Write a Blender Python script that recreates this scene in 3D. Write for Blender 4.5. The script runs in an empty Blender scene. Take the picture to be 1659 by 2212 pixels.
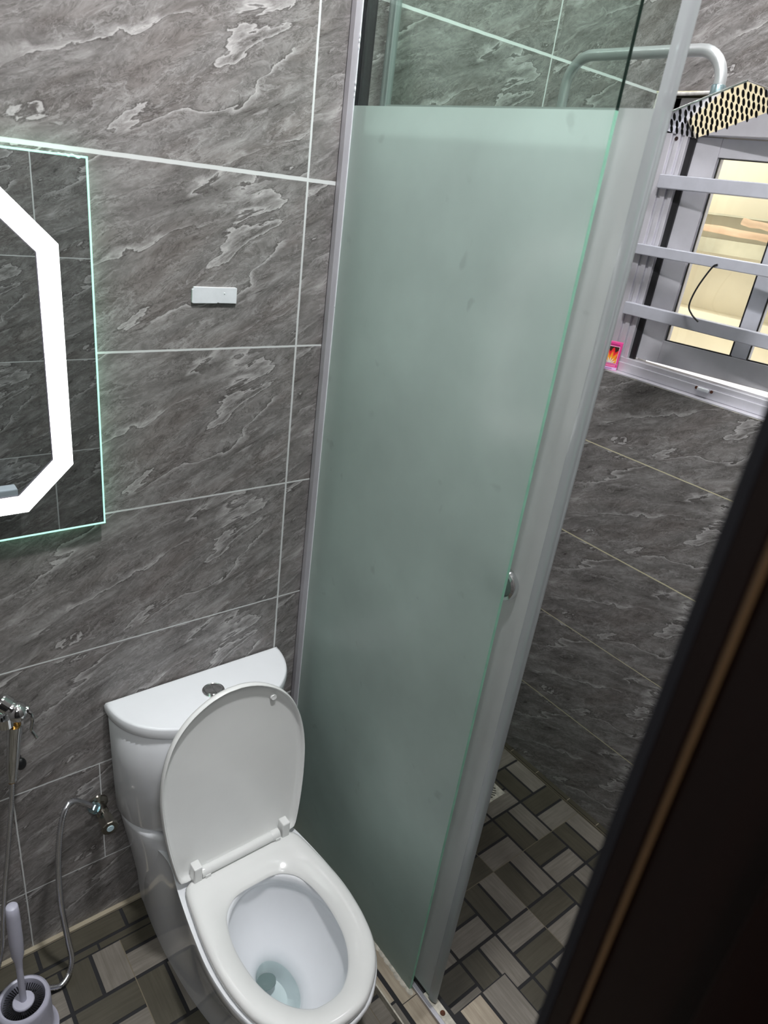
import bpy, bmesh, math, random
from mathutils import Vector, Matrix
random.seed(4)
PI = math.pi
COL = bpy.context.scene.collection
SC = bpy.context.scene

# ------------------------------------------------------------------ camera, world, exposure
CP = (-0.75095, -1.18747, 1.70343); YAW, PIT, ROLL, FPX = 0.72166, -0.43821, 0.13986, 1502.03
def cam_axes():
    f = Vector((math.sin(YAW)*math.cos(PIT), math.cos(YAW)*math.cos(PIT), math.sin(PIT)))
    r0 = Vector((math.cos(YAW), -math.sin(YAW), 0)); u0 = r0.cross(f)
    r = math.cos(ROLL)*r0 + math.sin(ROLL)*u0; u = -math.sin(ROLL)*r0 + math.cos(ROLL)*u0
    return r, u, f
cd = bpy.data.cameras.new('camera'); cam = bpy.data.objects.new('camera', cd); COL.objects.link(cam)
_r, _u, _f = cam_axes()
M = Matrix((( _r.x, _u.x, -_f.x, CP[0]), (_r.y, _u.y, -_f.y, CP[1]), (_r.z, _u.z, -_f.z, CP[2]), (0, 0, 0, 1)))
cam.matrix_world = M
cd.sensor_fit = 'VERTICAL'; cd.sensor_height = 36; cd.lens = 36*FPX/2212; cd.clip_start = .01
cd.dof.use_dof = True; cd.dof.focus_distance = 1.55; cd.dof.aperture_fstop = 6.0
SC.camera = cam
SC.view_settings.view_transform = 'Standard'; SC.view_settings.look = 'None'
SC.view_settings.exposure = 1.25; SC.view_settings.gamma = 1; SC.view_settings.use_curve_mapping = False
w = bpy.data.worlds.new('world'); SC.world = w; w.use_nodes = True
w.node_tree.nodes['Background'].inputs[0].default_value = (.93, .95, 1.0, 1)
w.node_tree.nodes['Background'].inputs[1].default_value = 1.7
LAMP = (-.24, -0.68, 2.83); LAMP_R = .075; LAMP_E = 245.0; LED_E = 5.0; SHOWER_FILL = (.62, -.60, 2.83); SHOWER_FILL_E = 95.0; HALL_FILL = (-.95, -2.0, 2.83); HALL_FILL_E = 36.0

# ------------------------------------------------------------------ helpers
def link(o):
    COL.objects.link(o); return o
def empty(name, loc=(0, 0, 0)):
    o = bpy.data.objects.new(name, None); o.location = loc; o.empty_display_size = .05
    return link(o)
def tag(o, label=None, cat=None, group=None, kind=None):
    if label: o['label'] = label
    if cat: o['category'] = cat
    if group: o['group'] = group
    if kind: o['kind'] = kind
    return o
def obj(name, bm, mats, parent=None, smooth=False, angle=35, bevel=0, recalc=True):
    if recalc: bmesh.ops.recalc_face_normals(bm, faces=bm.faces)
    me = bpy.data.meshes.new(name); bm.to_mesh(me); bm.free()
    if not isinstance(mats, (list, tuple)): mats = [mats]
    for m in mats: me.materials.append(m)
    if smooth:
        me.polygons.foreach_set('use_smooth', [True]*len(me.polygons))
        me.set_sharp_from_angle(angle=math.radians(angle))
    o = bpy.data.objects.new(name, me)
    if bevel:
        b = o.modifiers.new('bevel', 'BEVEL'); b.width = bevel; b.segments = 2; b.limit_method = 'ANGLE'
    link(o)
    if parent is not None:
        o.parent = parent; o.matrix_parent_inverse = Matrix.Translation(parent.location).inverted()
    return o
def NB(): return bmesh.new()
def box(bm, a, b, mi=0, M=None):
    x0, y0, z0 = a; x1, y1, z1 = b
    vs = [bm.verts.new(p) for p in ((x0,y0,z0),(x1,y0,z0),(x1,y1,z0),(x0,y1,z0),(x0,y0,z1),(x1,y0,z1),(x1,y1,z1),(x0,y1,z1))]
    if M:
        for v in vs: v.co = M @ v.co
    fs = []
    for q in ((0,3,2,1),(4,5,6,7),(0,1,5,4),(1,2,6,5),(2,3,7,6),(3,0,4,7)):
        f = bm.faces.new([vs[i] for i in q]); f.material_index = mi; fs.append(f)
    return fs
def loft(bm, rings, cap0=True, cap1=True, mi=0):
    R = [[bm.verts.new(p) for p in r] for r in rings]
    n = len(R[0])
    for a, b in zip(R, R[1:]):
        for i in range(n):
            f = bm.faces.new((a[i], a[(i+1) % n], b[(i+1) % n], b[i])); f.material_index = mi
    if cap0: bm.faces.new(list(reversed(R[0]))).material_index = mi
    if cap1: bm.faces.new(R[-1]).material_index = mi
    return R
def frame_of(d):
    d = Vector(d).normalized(); a = Vector((0, 0, 1)) if abs(d.z) < .9 else Vector((1, 0, 0))
    u = d.cross(a).normalized(); v = d.cross(u).normalized(); return u, v, d
def lathe(bm, prof, origin=(0, 0, 0), axis=(0, 0, 1), seg=32, cap0=True, cap1=True, mi=0):
    u, v, d = frame_of(axis); o = Vector(origin)
    rings = [[o + d*h + (u*math.cos(2*PI*i/seg) + v*math.sin(2*PI*i/seg))*max(r, 1e-5) for i in range(seg)] for r, h in prof]
    return loft(bm, rings, cap0, cap1, mi)
def spline(pts, n=8):
    P = [Vector(p) for p in pts]; P = [P[0]*2-P[1]] + P + [P[-1]*2-P[-2]]; out = []
    for i in range(1, len(P)-2):
        for k in range(n):
            t = k/n; a, b, c, d = P[i-1:i+3]
            out.append(.5*((2*b) + (c-a)*t + (2*a-5*b+4*c-d)*t*t + (3*b-a-3*c+d)*t**3))
    out.append(P[-2]); return out
def tube(bm, path, r, seg=12, mi=0, ribs=0):
    path = [Vector(p) for p in path]; rings = []; u = None
    for i, p in enumerate(path):
        d = (path[min(i+1, len(path)-1)] - path[max(i-1, 0)]).normalized()
        if u is None: u = frame_of(d)[0]
        u = (u - d*u.dot(d)).normalized(); v = d.cross(u)
        rr = r(i/(len(path)-1)) if callable(r) else r
        if ribs and i % 2: rr *= ribs
        rings.append([p + (u*math.cos(2*PI*k/seg) + v*math.sin(2*PI*k/seg))*rr for k in range(seg)])
    loft(bm, rings, True, True, mi)
def resample(path, step):
    out = [path[0]]; acc = 0
    for a, b in zip(path, path[1:]):
        L = (b-a).length; t = step-acc
        while t <= L: out.append(a + (b-a)*(t/L)); t += step
        acc = (acc + L) % step
    return out
def prism(bm, outline, h0, h1, f, mi=0):
    loft(bm, [[f(p, h0) for p in outline], [f(p, h1) for p in outline]], True, True, mi)

# ------------------------------------------------------------------ materials
def mat(name, color=(.5,.5,.5), rough=.5, metal=0, spec=.5, coat=0, emit=None, es=0):
    m = bpy.data.materials.new(name); m.use_nodes = True
    b = m.node_tree.nodes['Principled BSDF']
    b.inputs['Base Color'].default_value = (*color, 1); b.inputs['Roughness'].default_value = rough
    b.inputs['Metallic'].default_value = metal; b.inputs['Specular IOR Level'].default_value = spec
    b.inputs['Coat Weight'].default_value = coat
    if emit: b.inputs['Emission Color'].default_value = (*emit, 1); b.inputs['Emission Strength'].default_value = es
    return m
class NT:
    def __init__(s, m): s.t = m.node_tree; s.n = s.t.nodes
    def new(s, ty, **k):
        n = s.n.new(ty)
        for a, b in k.items(): setattr(n, a, b)
        return n
    def L(s, a, b): s.t.links.new(a, b)
    def put(s, sock, v):
        if hasattr(v, 'is_linked') or isinstance(v, bpy.types.NodeSocket): s.L(v, sock)
        else: sock.default_value = v
    def math(s, op, a, b=None, c=None, clamp=False):
        n = s.new('ShaderNodeMath', operation=op); n.use_clamp = clamp
        s.put(n.inputs[0], a)
        if b is not None: s.put(n.inputs[1], b)
        if c is not None: s.put(n.inputs[2], c)
        return n.outputs[0]
    def noise(s, vec, scale, detail=4, rough=.55, dist=0, w=None, lac=2.0):
        n = s.new('ShaderNodeTexNoise', noise_dimensions='4D' if w is not None else '3D')
        s.L(vec, n.inputs['Vector']); n.inputs['Scale'].default_value = scale
        n.inputs['Detail'].default_value = detail; n.inputs['Roughness'].default_value = rough
        n.inputs['Distortion'].default_value = dist; n.inputs['Lacunarity'].default_value = lac
        if w is not None: s.put(n.inputs['W'], w)
        return n.outputs['Fac']
    def ramp(s, fac, stops, interp='LINEAR'):
        n = s.new('ShaderNodeValToRGB'); s.L(fac, n.inputs[0]); r = n.color_ramp; r.interpolation = interp
        while len(r.elements) < len(stops): r.elements.new(.5)
        for e, (p, c) in zip(r.elements, stops):
            e.position = p; e.color = (c, c, c, 1) if not isinstance(c, tuple) else (*c, 1)
        return n.outputs[0]
    def mix(s, fac, a, b, mode='MIX'):
        n = s.new('ShaderNodeMix', data_type='RGBA', blend_type=mode)
        s.put(n.inputs[0], fac)
        for i, v in ((6, a), (7, b)):
            if isinstance(v, tuple): n.inputs[i].default_value = (*v, 1)
            else: s.L(v, n.inputs[i])
        return n.outputs[2]

def marble_wall(name, axis, hl, hw, vl, groutcol, a0=0.0, z0=.191, vsection=()):
    """polished grey veined tile, 0.6 x 0.3; hl rows of grout (heights), vl columns of grout."""
    m = mat(name, rough=.3, spec=.45); t = NT(m); b = t.n['Principled BSDF']
    tc = t.new('ShaderNodeTexCoord'); sp = t.new('ShaderNodeSeparateXYZ'); t.L(tc.outputs['Object'], sp.inputs[0])
    A = sp.outputs[0 if axis == 'x' else 1]; Z = sp.outputs[2]
    if axis == '-y': A = t.math('MULTIPLY', A, -1.0)
    Au = t.math('DIVIDE', t.math('SUBTRACT', A, a0), .6); Zv = t.math('DIVIDE', t.math('SUBTRACT', Z, z0), .3)
    u = t.math('MULTIPLY', t.math('FRACT', Au), .6); v = t.math('MULTIPLY', t.math('FRACT', Zv), .3)
    rid = t.math('FLOOR', Zv); cid = t.math('FLOOR', Au)
    sh = t.math('MULTIPLY', t.math('FRACT', t.math('MULTIPLY_ADD', rid, .37, t.math('MULTIPLY', cid, .713))), .02)
    ca, sa = math.cos(math.radians(27)), math.sin(math.radians(27))
    p = t.math('ADD', t.math('MULTIPLY', u, ca), t.math('MULTIPLY', v, sa))
    q = t.math('ADD', t.math('MULTIPLY', u, -sa), t.math('MULTIPLY', v, ca))
    cv = t.new('ShaderNodeCombineXYZ'); t.L(p, cv.inputs[0]); t.L(t.math('MULTIPLY', q, 3.4), cv.inputs[1]); t.L(sh, cv.inputs[2])
    V0 = cv.outputs[0]
    def warp(vec, scale, amp, detail=2):
        wn = t.new('ShaderNodeTexNoise'); t.L(vec, wn.inputs['Vector']); wn.inputs['Scale'].default_value = scale; wn.inputs['Detail'].default_value = detail
        wv = t.new('ShaderNodeVectorMath', operation='MULTIPLY_ADD'); t.L(wn.outputs['Color'], wv.inputs[0])
        wv.inputs[1].default_value = amp; t.L(vec, wv.inputs[2]); return wv.outputs[0]
    V = warp(V0, 4.2, (.10, .20, 0)); V2 = warp(V, 15, (.030, .050, 0), 4)
    base = t.noise(V2, 8, 14, .72, .2)
    fine = t.noise(V2, 34, 9, .78, .6)
    col = t.ramp(base, [(.30, (.095,.088,.085)), (.45, (.168,.159,.154)), (.56, (.240,.230,.225)), (.72, (.38,.37,.365))])
    col = t.mix(.9, col, t.ramp(fine, [(.3, .36), (.5, .5), (.7, .66)]), 'OVERLAY')
    warm = t.noise(V0, 4.0, 3, .5)
    col = t.mix(t.ramp(warm, [(.48, 0), (.66, .4)]), col, t.mix(.5, col, (.165,.118,.10)))
    # long light veins: sharp under-edge, soft upper glow
    n1 = t.math('MULTIPLY', t.math('ADD', t.math('PINGPONG', t.math('MULTIPLY_ADD', q, 5.2, t.math('MULTIPLY', t.noise(V2, 2.6, 9, .56, .1), 2.3)), .5), .25), 1.0)
    patch = t.ramp(t.noise(V0, 5, 2, .5, .3), [(.42, 0), (.50, 1)])
    v1 = t.ramp(n1, [(.490, 0), (.499, .9), (.520, .5), (.585, 0)])
    n2 = t.math('ADD', t.math('PINGPONG', t.math('MULTIPLY_ADD', q, 11.0, t.math('MULTIPLY', t.noise(V2, 7, 8, .6, .3), 2.6)), .5), .25)
    patch2 = t.ramp(t.noise(V, 10, 2, .5, .5), [(.48, 0), (.60, .9)])
    v2 = t.ramp(n2, [(.478, 0), (.498, .6), (.528, .3), (.60, 0)])
    dk = t.ramp(n1, [(.455, 0), (.482, .75), (.492, 0)])
    dk2 = t.ramp(t.noise(V2, 12, 11, .70, .4), [(.485, 0), (.499, .8), (.513, 0)])
    dkm = t.ramp(t.noise(V0, 8, 3, .6, .5), [(.38, 0), (.52, 1)])
    hair = t.ramp(t.noise(V2, 13, 4, .5, .8), [(.4965, 0), (.5, .5), (.5035, 0)])
    n3 = t.math('ADD', t.math('PINGPONG', t.math('MULTIPLY_ADD', q, 23.0, t.math('MULTIPLY', t.noise(V2, 11, 8, .62, .3), 3.2)), .5), .25)
    v3 = t.ramp(n3, [(.455, 0), (.5, .42), (.56, 0)]); d3 = t.ramp(n3, [(.36, 0), (.42, .5), (.47, 0)])
    m3 = t.ramp(t.noise(V, 6, 3, .55, .5), [(.42, 0), (.56, 1)]); m4 = t.ramp(t.noise(V, 6.5, 3, .55, 1.5), [(.42, 0), (.56, 1)])
    spk = t.ramp(t.noise(V0, 70, 3, .6, 0), [(.70, 0), (.76, .6)])
    crk = t.ramp(t.noise(V2, 19, 10, .68, 1.0), [(.488, 0), (.499, .75), (.510, 0)])
    hr2 = t.ramp(t.noise(V2, 24, 8, .62, 1.2), [(.490, 0), (.5, .55), (.510, 0)])
    col = t.mix(t.math('MULTIPLY', dk, patch), col, (.045,.04,.038))
    col = t.mix(t.math('MULTIPLY', dk2, dkm), col, (.060,.054,.050))
    col = t.mix(t.math('MULTIPLY', hair, patch2), col, (.42,.40,.385))
    col = t.mix(t.math('MULTIPLY', crk, m4), col, (.060,.054,.050))
    col = t.mix(t.math('MULTIPLY', hr2, m3), col, (.42,.405,.40))
    col = t.mix(t.math('MULTIPLY', spk, patch2), col, (.50,.49,.48))
    col = t.mix(t.math('MULTIPLY', d3, m4), col, (.065,.058,.054))
    col = t.mix(t.math('MULTIPLY', v3, m3), col, (.40,.385,.38))
    col = t.mix(t.math('MULTIPLY', v2, patch2), col, (.44,.43,.425))
    col = t.mix(t.math('MULTIPLY', v1, patch), col, (.52,.505,.50))
    # grout
    wob = t.math('MULTIPLY', t.math('SUBTRACT', t.noise(tc.outputs['Object'], 35, 3, .6), .5), .0016)
    g = None
    for z, wd in zip(hl, hw):
        c = t.math('COMPARE', t.math('ADD', Z, wob), z, wd); g = c if g is None else t.math('MAXIMUM', g, c)
    for x, wd, zlo, zhi in vl:
        c = t.math('COMPARE', t.math('ADD', A, wob), x, wd)
        c = t.math('MULTIPLY', c, t.math('MULTIPLY', t.math('GREATER_THAN', Z, zlo), t.math('LESS_THAN', Z, zhi)))
        g = t.math('MAXIMUM', g, c)
    col = t.mix(g, col, groutcol)
    t.L(col, b.inputs['Base Color'])
    t.L(t.math('MULTIPLY_ADD', g, .5, t.math('MULTIPLY_ADD', base, .2, .2)), b.inputs['Roughness'])
    bp = t.new('ShaderNodeBump'); bp.inputs['Strength'].default_value = .35; bp.inputs['Distance'].default_value = .002
    t.L(t.math('SUBTRACT', 1.0, g), bp.inputs['Height']); t.L(bp.outputs[0], b.inputs['Normal'])
    return m

ROWS = [.191, .488, .796, 1.090, 1.389, 1.691, 1.991, 2.291]
HWD  = [.0016, .0018, .0016, .0018, .0019, .0033, .0028, .0028]
GW = (.62, .64, .635)
M_back = marble_wall('grey veined tile, toilet wall', 'x', ROWS, HWD,
    [(0.0, .0021, .191, 3), (-.596, .0014, -1, .488), (-.424, .0011, .191, .488), (.587, .0020, -1, 3), (-1.2, .002, -1, 3), (-.6, .0018, .80, 3)], GW)
M_right = marble_wall('grey veined tile, window wall', '-y', [.193, .493, .793, 1.093, 1.305, 1.991, 2.291], [.0014, .0012, .0018, .0014, .0001, .003, .003],
    [(.63, .0015, -1, 3)], (.66, .62, .42), a0=.03)
M_front = marble_wall('grey veined tile, door wall', 'x', [.191, .491, .791, 1.091, 1.391, 1.691, 1.991, 2.291], [.0014]*8,
    [(-.213, .0018, -1, 3), (.387, .0018, -1, 3)], GW, a0=-.213)
M_left = marble_wall('grey veined tile, left wall', '-y', [.191, .491, .791, 1.091, 1.391, 1.691, 1.991, 2.291], [.0014]*8, [(.6, .0018, -1, 3)], GW)

def wood_plank(name, c0, c1, seed):
    m = mat(name, rough=.42, spec=.4); t = NT(m); b = t.n['Principled BSDF']
    tc = t.new('ShaderNodeTexCoord'); mp = t.new('ShaderNodeMapping'); t.L(tc.outputs['UV'], mp.inputs[0])
    mp.inputs['Scale'].default_value = (9, 150, 1); mp.inputs['Location'].default_value = (seed, seed*2.3, 0)
    n = t.noise(mp.outputs[0], 1.0, 5, .65, .4)
    n2 = t.noise(tc.outputs['Object'], 9, 3, .5)
    col = t.mix(t.ramp(n, [(.3, 0), (.7, 1)]), c0, c1)
    col = t.mix(t.ramp(n2, [(.4, 0), (.7, .5)]), col, tuple(c*.72 for c in c0))
    t.L(col, b.inputs['Base Color']); t.L(t.math('MULTIPLY_ADD', n, .25, .28), b.inputs['Roughness'])
    return m
M_plk = wood_plank('pale streaked wood-look tile', (.150,.135,.112), (.245,.225,.195), 1.7)
M_plk2 = wood_plank('olive brown wood-look tile', (.060,.054,.038), (.088,.080,.058), 8.1)
M_grout = mat('black floor grout', (.012,.012,.014), .75)
M_joint = mat('thin beige tile joint', (.17,.145,.10), .8)
M_sand = wood_plank('sand coloured wood-look tile', (.30,.25,.19), (.46,.40,.31), 3.3)
M_skirt = wood_plank('beige skirting strip', (.34,.29,.21), (.50,.45,.34), 5.3)

def noisy(m, scale, amt, rough=None):
    t = NT(m); b = t.n['Principled BSDF']; c = tuple(b.inputs['Base Color'].default_value)[:3]
    tc = t.new('ShaderNodeTexCoord'); n = t.noise(tc.outputs['Object'], scale, 4, .6)
    t.L(t.mix(t.ramp(n, [(.35, 0), (.7, 1)]), tuple(x*(1-amt) for x in c), tuple(min(1, x*(1+amt*.5)) for x in c)), b.inputs['Base Color'])
    return m
M_ceramic = noisy(mat('white glazed ceramic', (.82,.84,.87), .08, spec=.55, coat=.3), 6, .03)
M_seatpl = noisy(mat('warm white seat plastic', (.80,.81,.80), .16, spec=.5), 6, .03)
M_chrome = noisy(mat('polished chrome', (.78,.79,.80), .08, 1), 20, .05)
M_chromed = noisy(mat('tarnished nickel', (.42,.40,.35), .2, 1), 20, .2)
M_brass = noisy(mat('exposed brass', (.55,.30,.07), .25, 1), 40, .3)
M_alu = noisy(mat('brushed aluminium', (.46,.46,.50), .38, .75), 30, .08)
M_ped = noisy(mat('silver channel', (.52,.50,.54), .45, .4), 20, .05)
M_wfr = noisy(mat('silver grey window profile', (.66,.65,.70), .36, .35), 18, .06)
M_wfrl = noisy(mat('light grey anodised bar', (.60,.61,.68), .42, .35), 25, .06)
M_black = noisy(mat('black rubber', (.012,.012,.014), .45), 30, .2)
M_white = noisy(mat('white plastic', (.68,.71,.74), .4), 20, .05)
M_patch = noisy(mat('white adhesive pad', (.70,.73,.76), .55), 40, .06)
M_bluegrey = noisy(mat('pale lilac grey plastic', (.50,.50,.60), .38), 20, .05)
M_rust = noisy(mat('rusty screw head', (.10,.028,.010), .8), 300, .5)
M_silic = noisy(mat('old white sealant', (.60,.57,.49), .7), 60, .35)
M_cement = noisy(mat('white cement filler', (.62,.60,.57), .85), 90, .25)
M_paint = noisy(mat('white ceiling paint', (.75,.75,.73), .8), 5, .04)
M_dark = noisy(mat('dark hallway paint', (.10,.09,.085), .8), 5, .1)
M_cream = noisy(mat('cream outside wall', (.62,.55,.38), .9), 3, .12)
M_oliv = noisy(mat('darker olive ledge', (.45,.41,.27), .9), 6, .2)  # ledge bands in a darker tone than the cream wall
M_led = mat('lit frosted strip', (1,1,1), .5, emit=(.97,1,.98), es=LED_E)
M_lamp = mat('lit lamp diffuser', (1,1,1), .5, emit=(.99,.99,1.0), es=LAMP_E)
M_sfill = mat('added shower fill diffuser', (1,1,1), .5, emit=(.99,.99,1.0), es=SHOWER_FILL_E)
M_hfill = mat('added hall fill diffuser', (1,1,1), .5, emit=(.98,.99,1.0), es=HALL_FILL_E)
def wood_mat(name, c0, c1, sc, rough=.3):
    m = mat(name, rough=rough, spec=.5); t = NT(m); b = t.n['Principled BSDF']
    tc = t.new('ShaderNodeTexCoord'); mp = t.new('ShaderNodeMapping'); t.L(tc.outputs['Object'], mp.inputs[0]); mp.inputs['Scale'].default_value = sc
    t.L(t.mix(t.noise(mp.outputs[0], 1, 5, .6, .5), c0, c1), b.inputs['Base Color']); return m
M_door = wood_mat('dark varnished wood', (.006,.0016,.0011), (.014,.0035,.002), (90, 90, 5), .3)
M_edge_glint = wood_mat('golden edge highlight', (.09,.05,.024), (.20,.12,.06), (60, 60, 8), .35)  # highlight on the jamb edge, put into a lighter tan
M_pole = wood_mat('peeled wooden pole', (.36,.22,.11), (.62,.44,.27), (40, 9, 40), .75)
M_mirror = mat('mirror silver', (.60,.65,.64), .0, 1)
M_gedge = noisy(mat('green glass edge', (.30,.62,.47), .2, spec=.6, emit=(.25,.8,.55), es=.0), 40, .1)

def schlick(t, f0, k=1.0):
    ge = t.new('ShaderNodeNewGeometry'); dp = t.new('ShaderNodeVectorMath', operation='DOT_PRODUCT')
    t.L(ge.outputs['Incoming'], dp.inputs[0]); t.L(ge.outputs['Normal'], dp.inputs[1])
    c = t.math('SUBTRACT', 1.0, t.math('ABSOLUTE', dp.outputs['Value']))
    return t.math('MULTIPLY_ADD', t.math('POWER', c, 5.0), (1-f0)*k, f0)
def glass_thin(name, tint, gl=.10, rough=.02):
    m = bpy.data.materials.new(name); m.use_nodes = True; t = NT(m); t.n.clear()
    out = t.new('ShaderNodeOutputMaterial'); tr = t.new('ShaderNodeBsdfTransparent'); tr.inputs[0].default_value = (*tint, 1)
    g = t.new('ShaderNodeBsdfGlossy'); g.inputs['Roughness'].default_value = rough; g.inputs['Color'].default_value = (.9,1,.96,1)
    mx = t.new('ShaderNodeMixShader'); t.L(schlick(t, .035), mx.inputs[0]); t.L(tr.outputs[0], mx.inputs[1]); t.L(g.outputs[0], mx.inputs[2])
    t.L(mx.outputs[0], out.inputs[0]); return m
M_clear = glass_thin('clear green glass', (.86,.915,.885))
M_pane = glass_thin('clear window pane', (.97,.97,.95))
def frosted(name, dcol, tcol, spots=True):
    m = bpy.data.materials.new(name); m.use_nodes = True; t = NT(m); t.n.clear()
    out = t.new('ShaderNodeOutputMaterial')
    tc = t.new('ShaderNodeTexCoord')
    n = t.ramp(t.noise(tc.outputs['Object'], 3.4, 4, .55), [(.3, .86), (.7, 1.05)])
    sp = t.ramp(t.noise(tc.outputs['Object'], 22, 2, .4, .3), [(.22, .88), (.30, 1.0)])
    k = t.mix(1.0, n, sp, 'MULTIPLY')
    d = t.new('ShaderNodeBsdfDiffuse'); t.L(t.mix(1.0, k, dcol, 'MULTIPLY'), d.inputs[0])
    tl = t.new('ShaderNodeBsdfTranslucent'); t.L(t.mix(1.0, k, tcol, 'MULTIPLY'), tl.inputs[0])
    a = t.new('ShaderNodeAddShader'); t.L(d.outputs[0], a.inputs[0]); t.L(tl.outputs[0], a.inputs[1])
    g = t.new('ShaderNodeBsdfGlossy'); g.inputs['Roughness'].default_value = .22
    mx = t.new('ShaderNodeMixShader'); t.L(schlick(t, .03, .45), mx.inputs[0]); t.L(a.outputs[0], mx.inputs[1]); t.L(g.outputs[0], mx.inputs[2])
    t.L(mx.outputs[0], out.inputs[0]); return m
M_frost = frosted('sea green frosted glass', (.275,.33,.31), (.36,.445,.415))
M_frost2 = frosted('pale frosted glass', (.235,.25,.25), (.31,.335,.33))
def water_mat():
    return glass_thin('toilet water', (.86,.93,.92), rough=.0)
M_water = water_mat()
M_pvc = bpy.data.materials.new('clear plastic seal'); M_pvc.use_nodes = True
_t = NT(M_pvc); _t.n.clear()
_o = _t.new('ShaderNodeOutputMaterial'); _tr = _t.new('ShaderNodeBsdfTransparent'); _tr.inputs[0].default_value = (.90,.93,.94,1)
_g = _t.new('ShaderNodeBsdfGlossy'); _g.inputs['Roughness'].default_value = .18
_d = _t.new('ShaderNodeBsdfDiffuse'); _d.inputs[0].default_value = (.86,.90,.93,1)
_m1 = _t.new('ShaderNodeMixShader'); _m1.inputs[0].default_value = .34; _t.L(_tr.outputs[0], _m1.inputs[1]); _t.L(_d.outputs[0], _m1.inputs[2])
_lw = _t.new('ShaderNodeLayerWeight'); _lw.inputs[0].default_value = .35
_m2 = _t.new('ShaderNodeMixShader'); _t.L(_lw.outputs['Fresnel'], _m2.inputs[0]); _t.L(_m1.outputs[0], _m2.inputs[1]); _t.L(_g.outputs[0], _m2.inputs[2]); _t.L(_m2.outputs[0], _o.inputs[0])

# ------------------------------------------------------------------ room shell
XR, XS, SF = .995, .0742, -.108          # window wall, screen plane, shower floor level
YF = -1.09                               # door wall
def struct(name, bm, m, parent=None, **k):
    o = obj(name, bm, m, parent, **k)
    if parent is None: o['kind'] = 'structure'
    return o
bm = NB(); box(bm, (-1.45, 0, -.25), (1.3, .12, 3.1)); struct('wall_back', bm, M_back)
WY0, WY1, WZ0, WZ1 = -.80, 0.0, 1.305, 1.991      # window opening
bm = NB()
box(bm, (XR, YF-.12, -.25), (XR+.20, 0, WZ0)); box(bm, (XR, YF-.12, WZ1), (XR+.20, 0, 3.1)); box(bm, (XR, YF-.12, WZ0), (XR+.20, WY0, WZ1))
struct('wall_right', bm, M_right)
DX0, DX1 = -1.20, -.487                            # door opening
bm = NB()
box(bm, (DX1+.05, YF-.12, -.25), (XR, YF, 3.1)); box(bm, (DX0, YF-.12, 2.10), (DX1+.05, YF, 3.1)); box(bm, (-1.45, YF-.12, -.25), (DX0, YF, 3.1))
struct('wall_front', bm, M_front)
bm = NB(); box(bm, (-1.57, YF-.12, -.25), (-1.45, .12, 3.1)); struct('wall_left', bm, M_left)
bm = NB(); box(bm, (-3.0, -3.4, 2.85), (1.3, .12, 3.1)); struct('ceiling', bm, M_paint)
bm = NB()   # hallway behind the doorway
box(bm, (-3.0, -3.4, -.25), (-2.9, YF-.12, 3.1)); box(bm, (1.2, -3.4, -.25), (1.3, YF-.12, 3.1)); box(bm, (-3.0, -3.5, -.25), (1.3, -3.4, 3.1)); box(bm, (-3.0, YF-.12, -.25), (-1.57, YF, 3.1))
struct('wall_hall', bm, M_dark)

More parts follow.
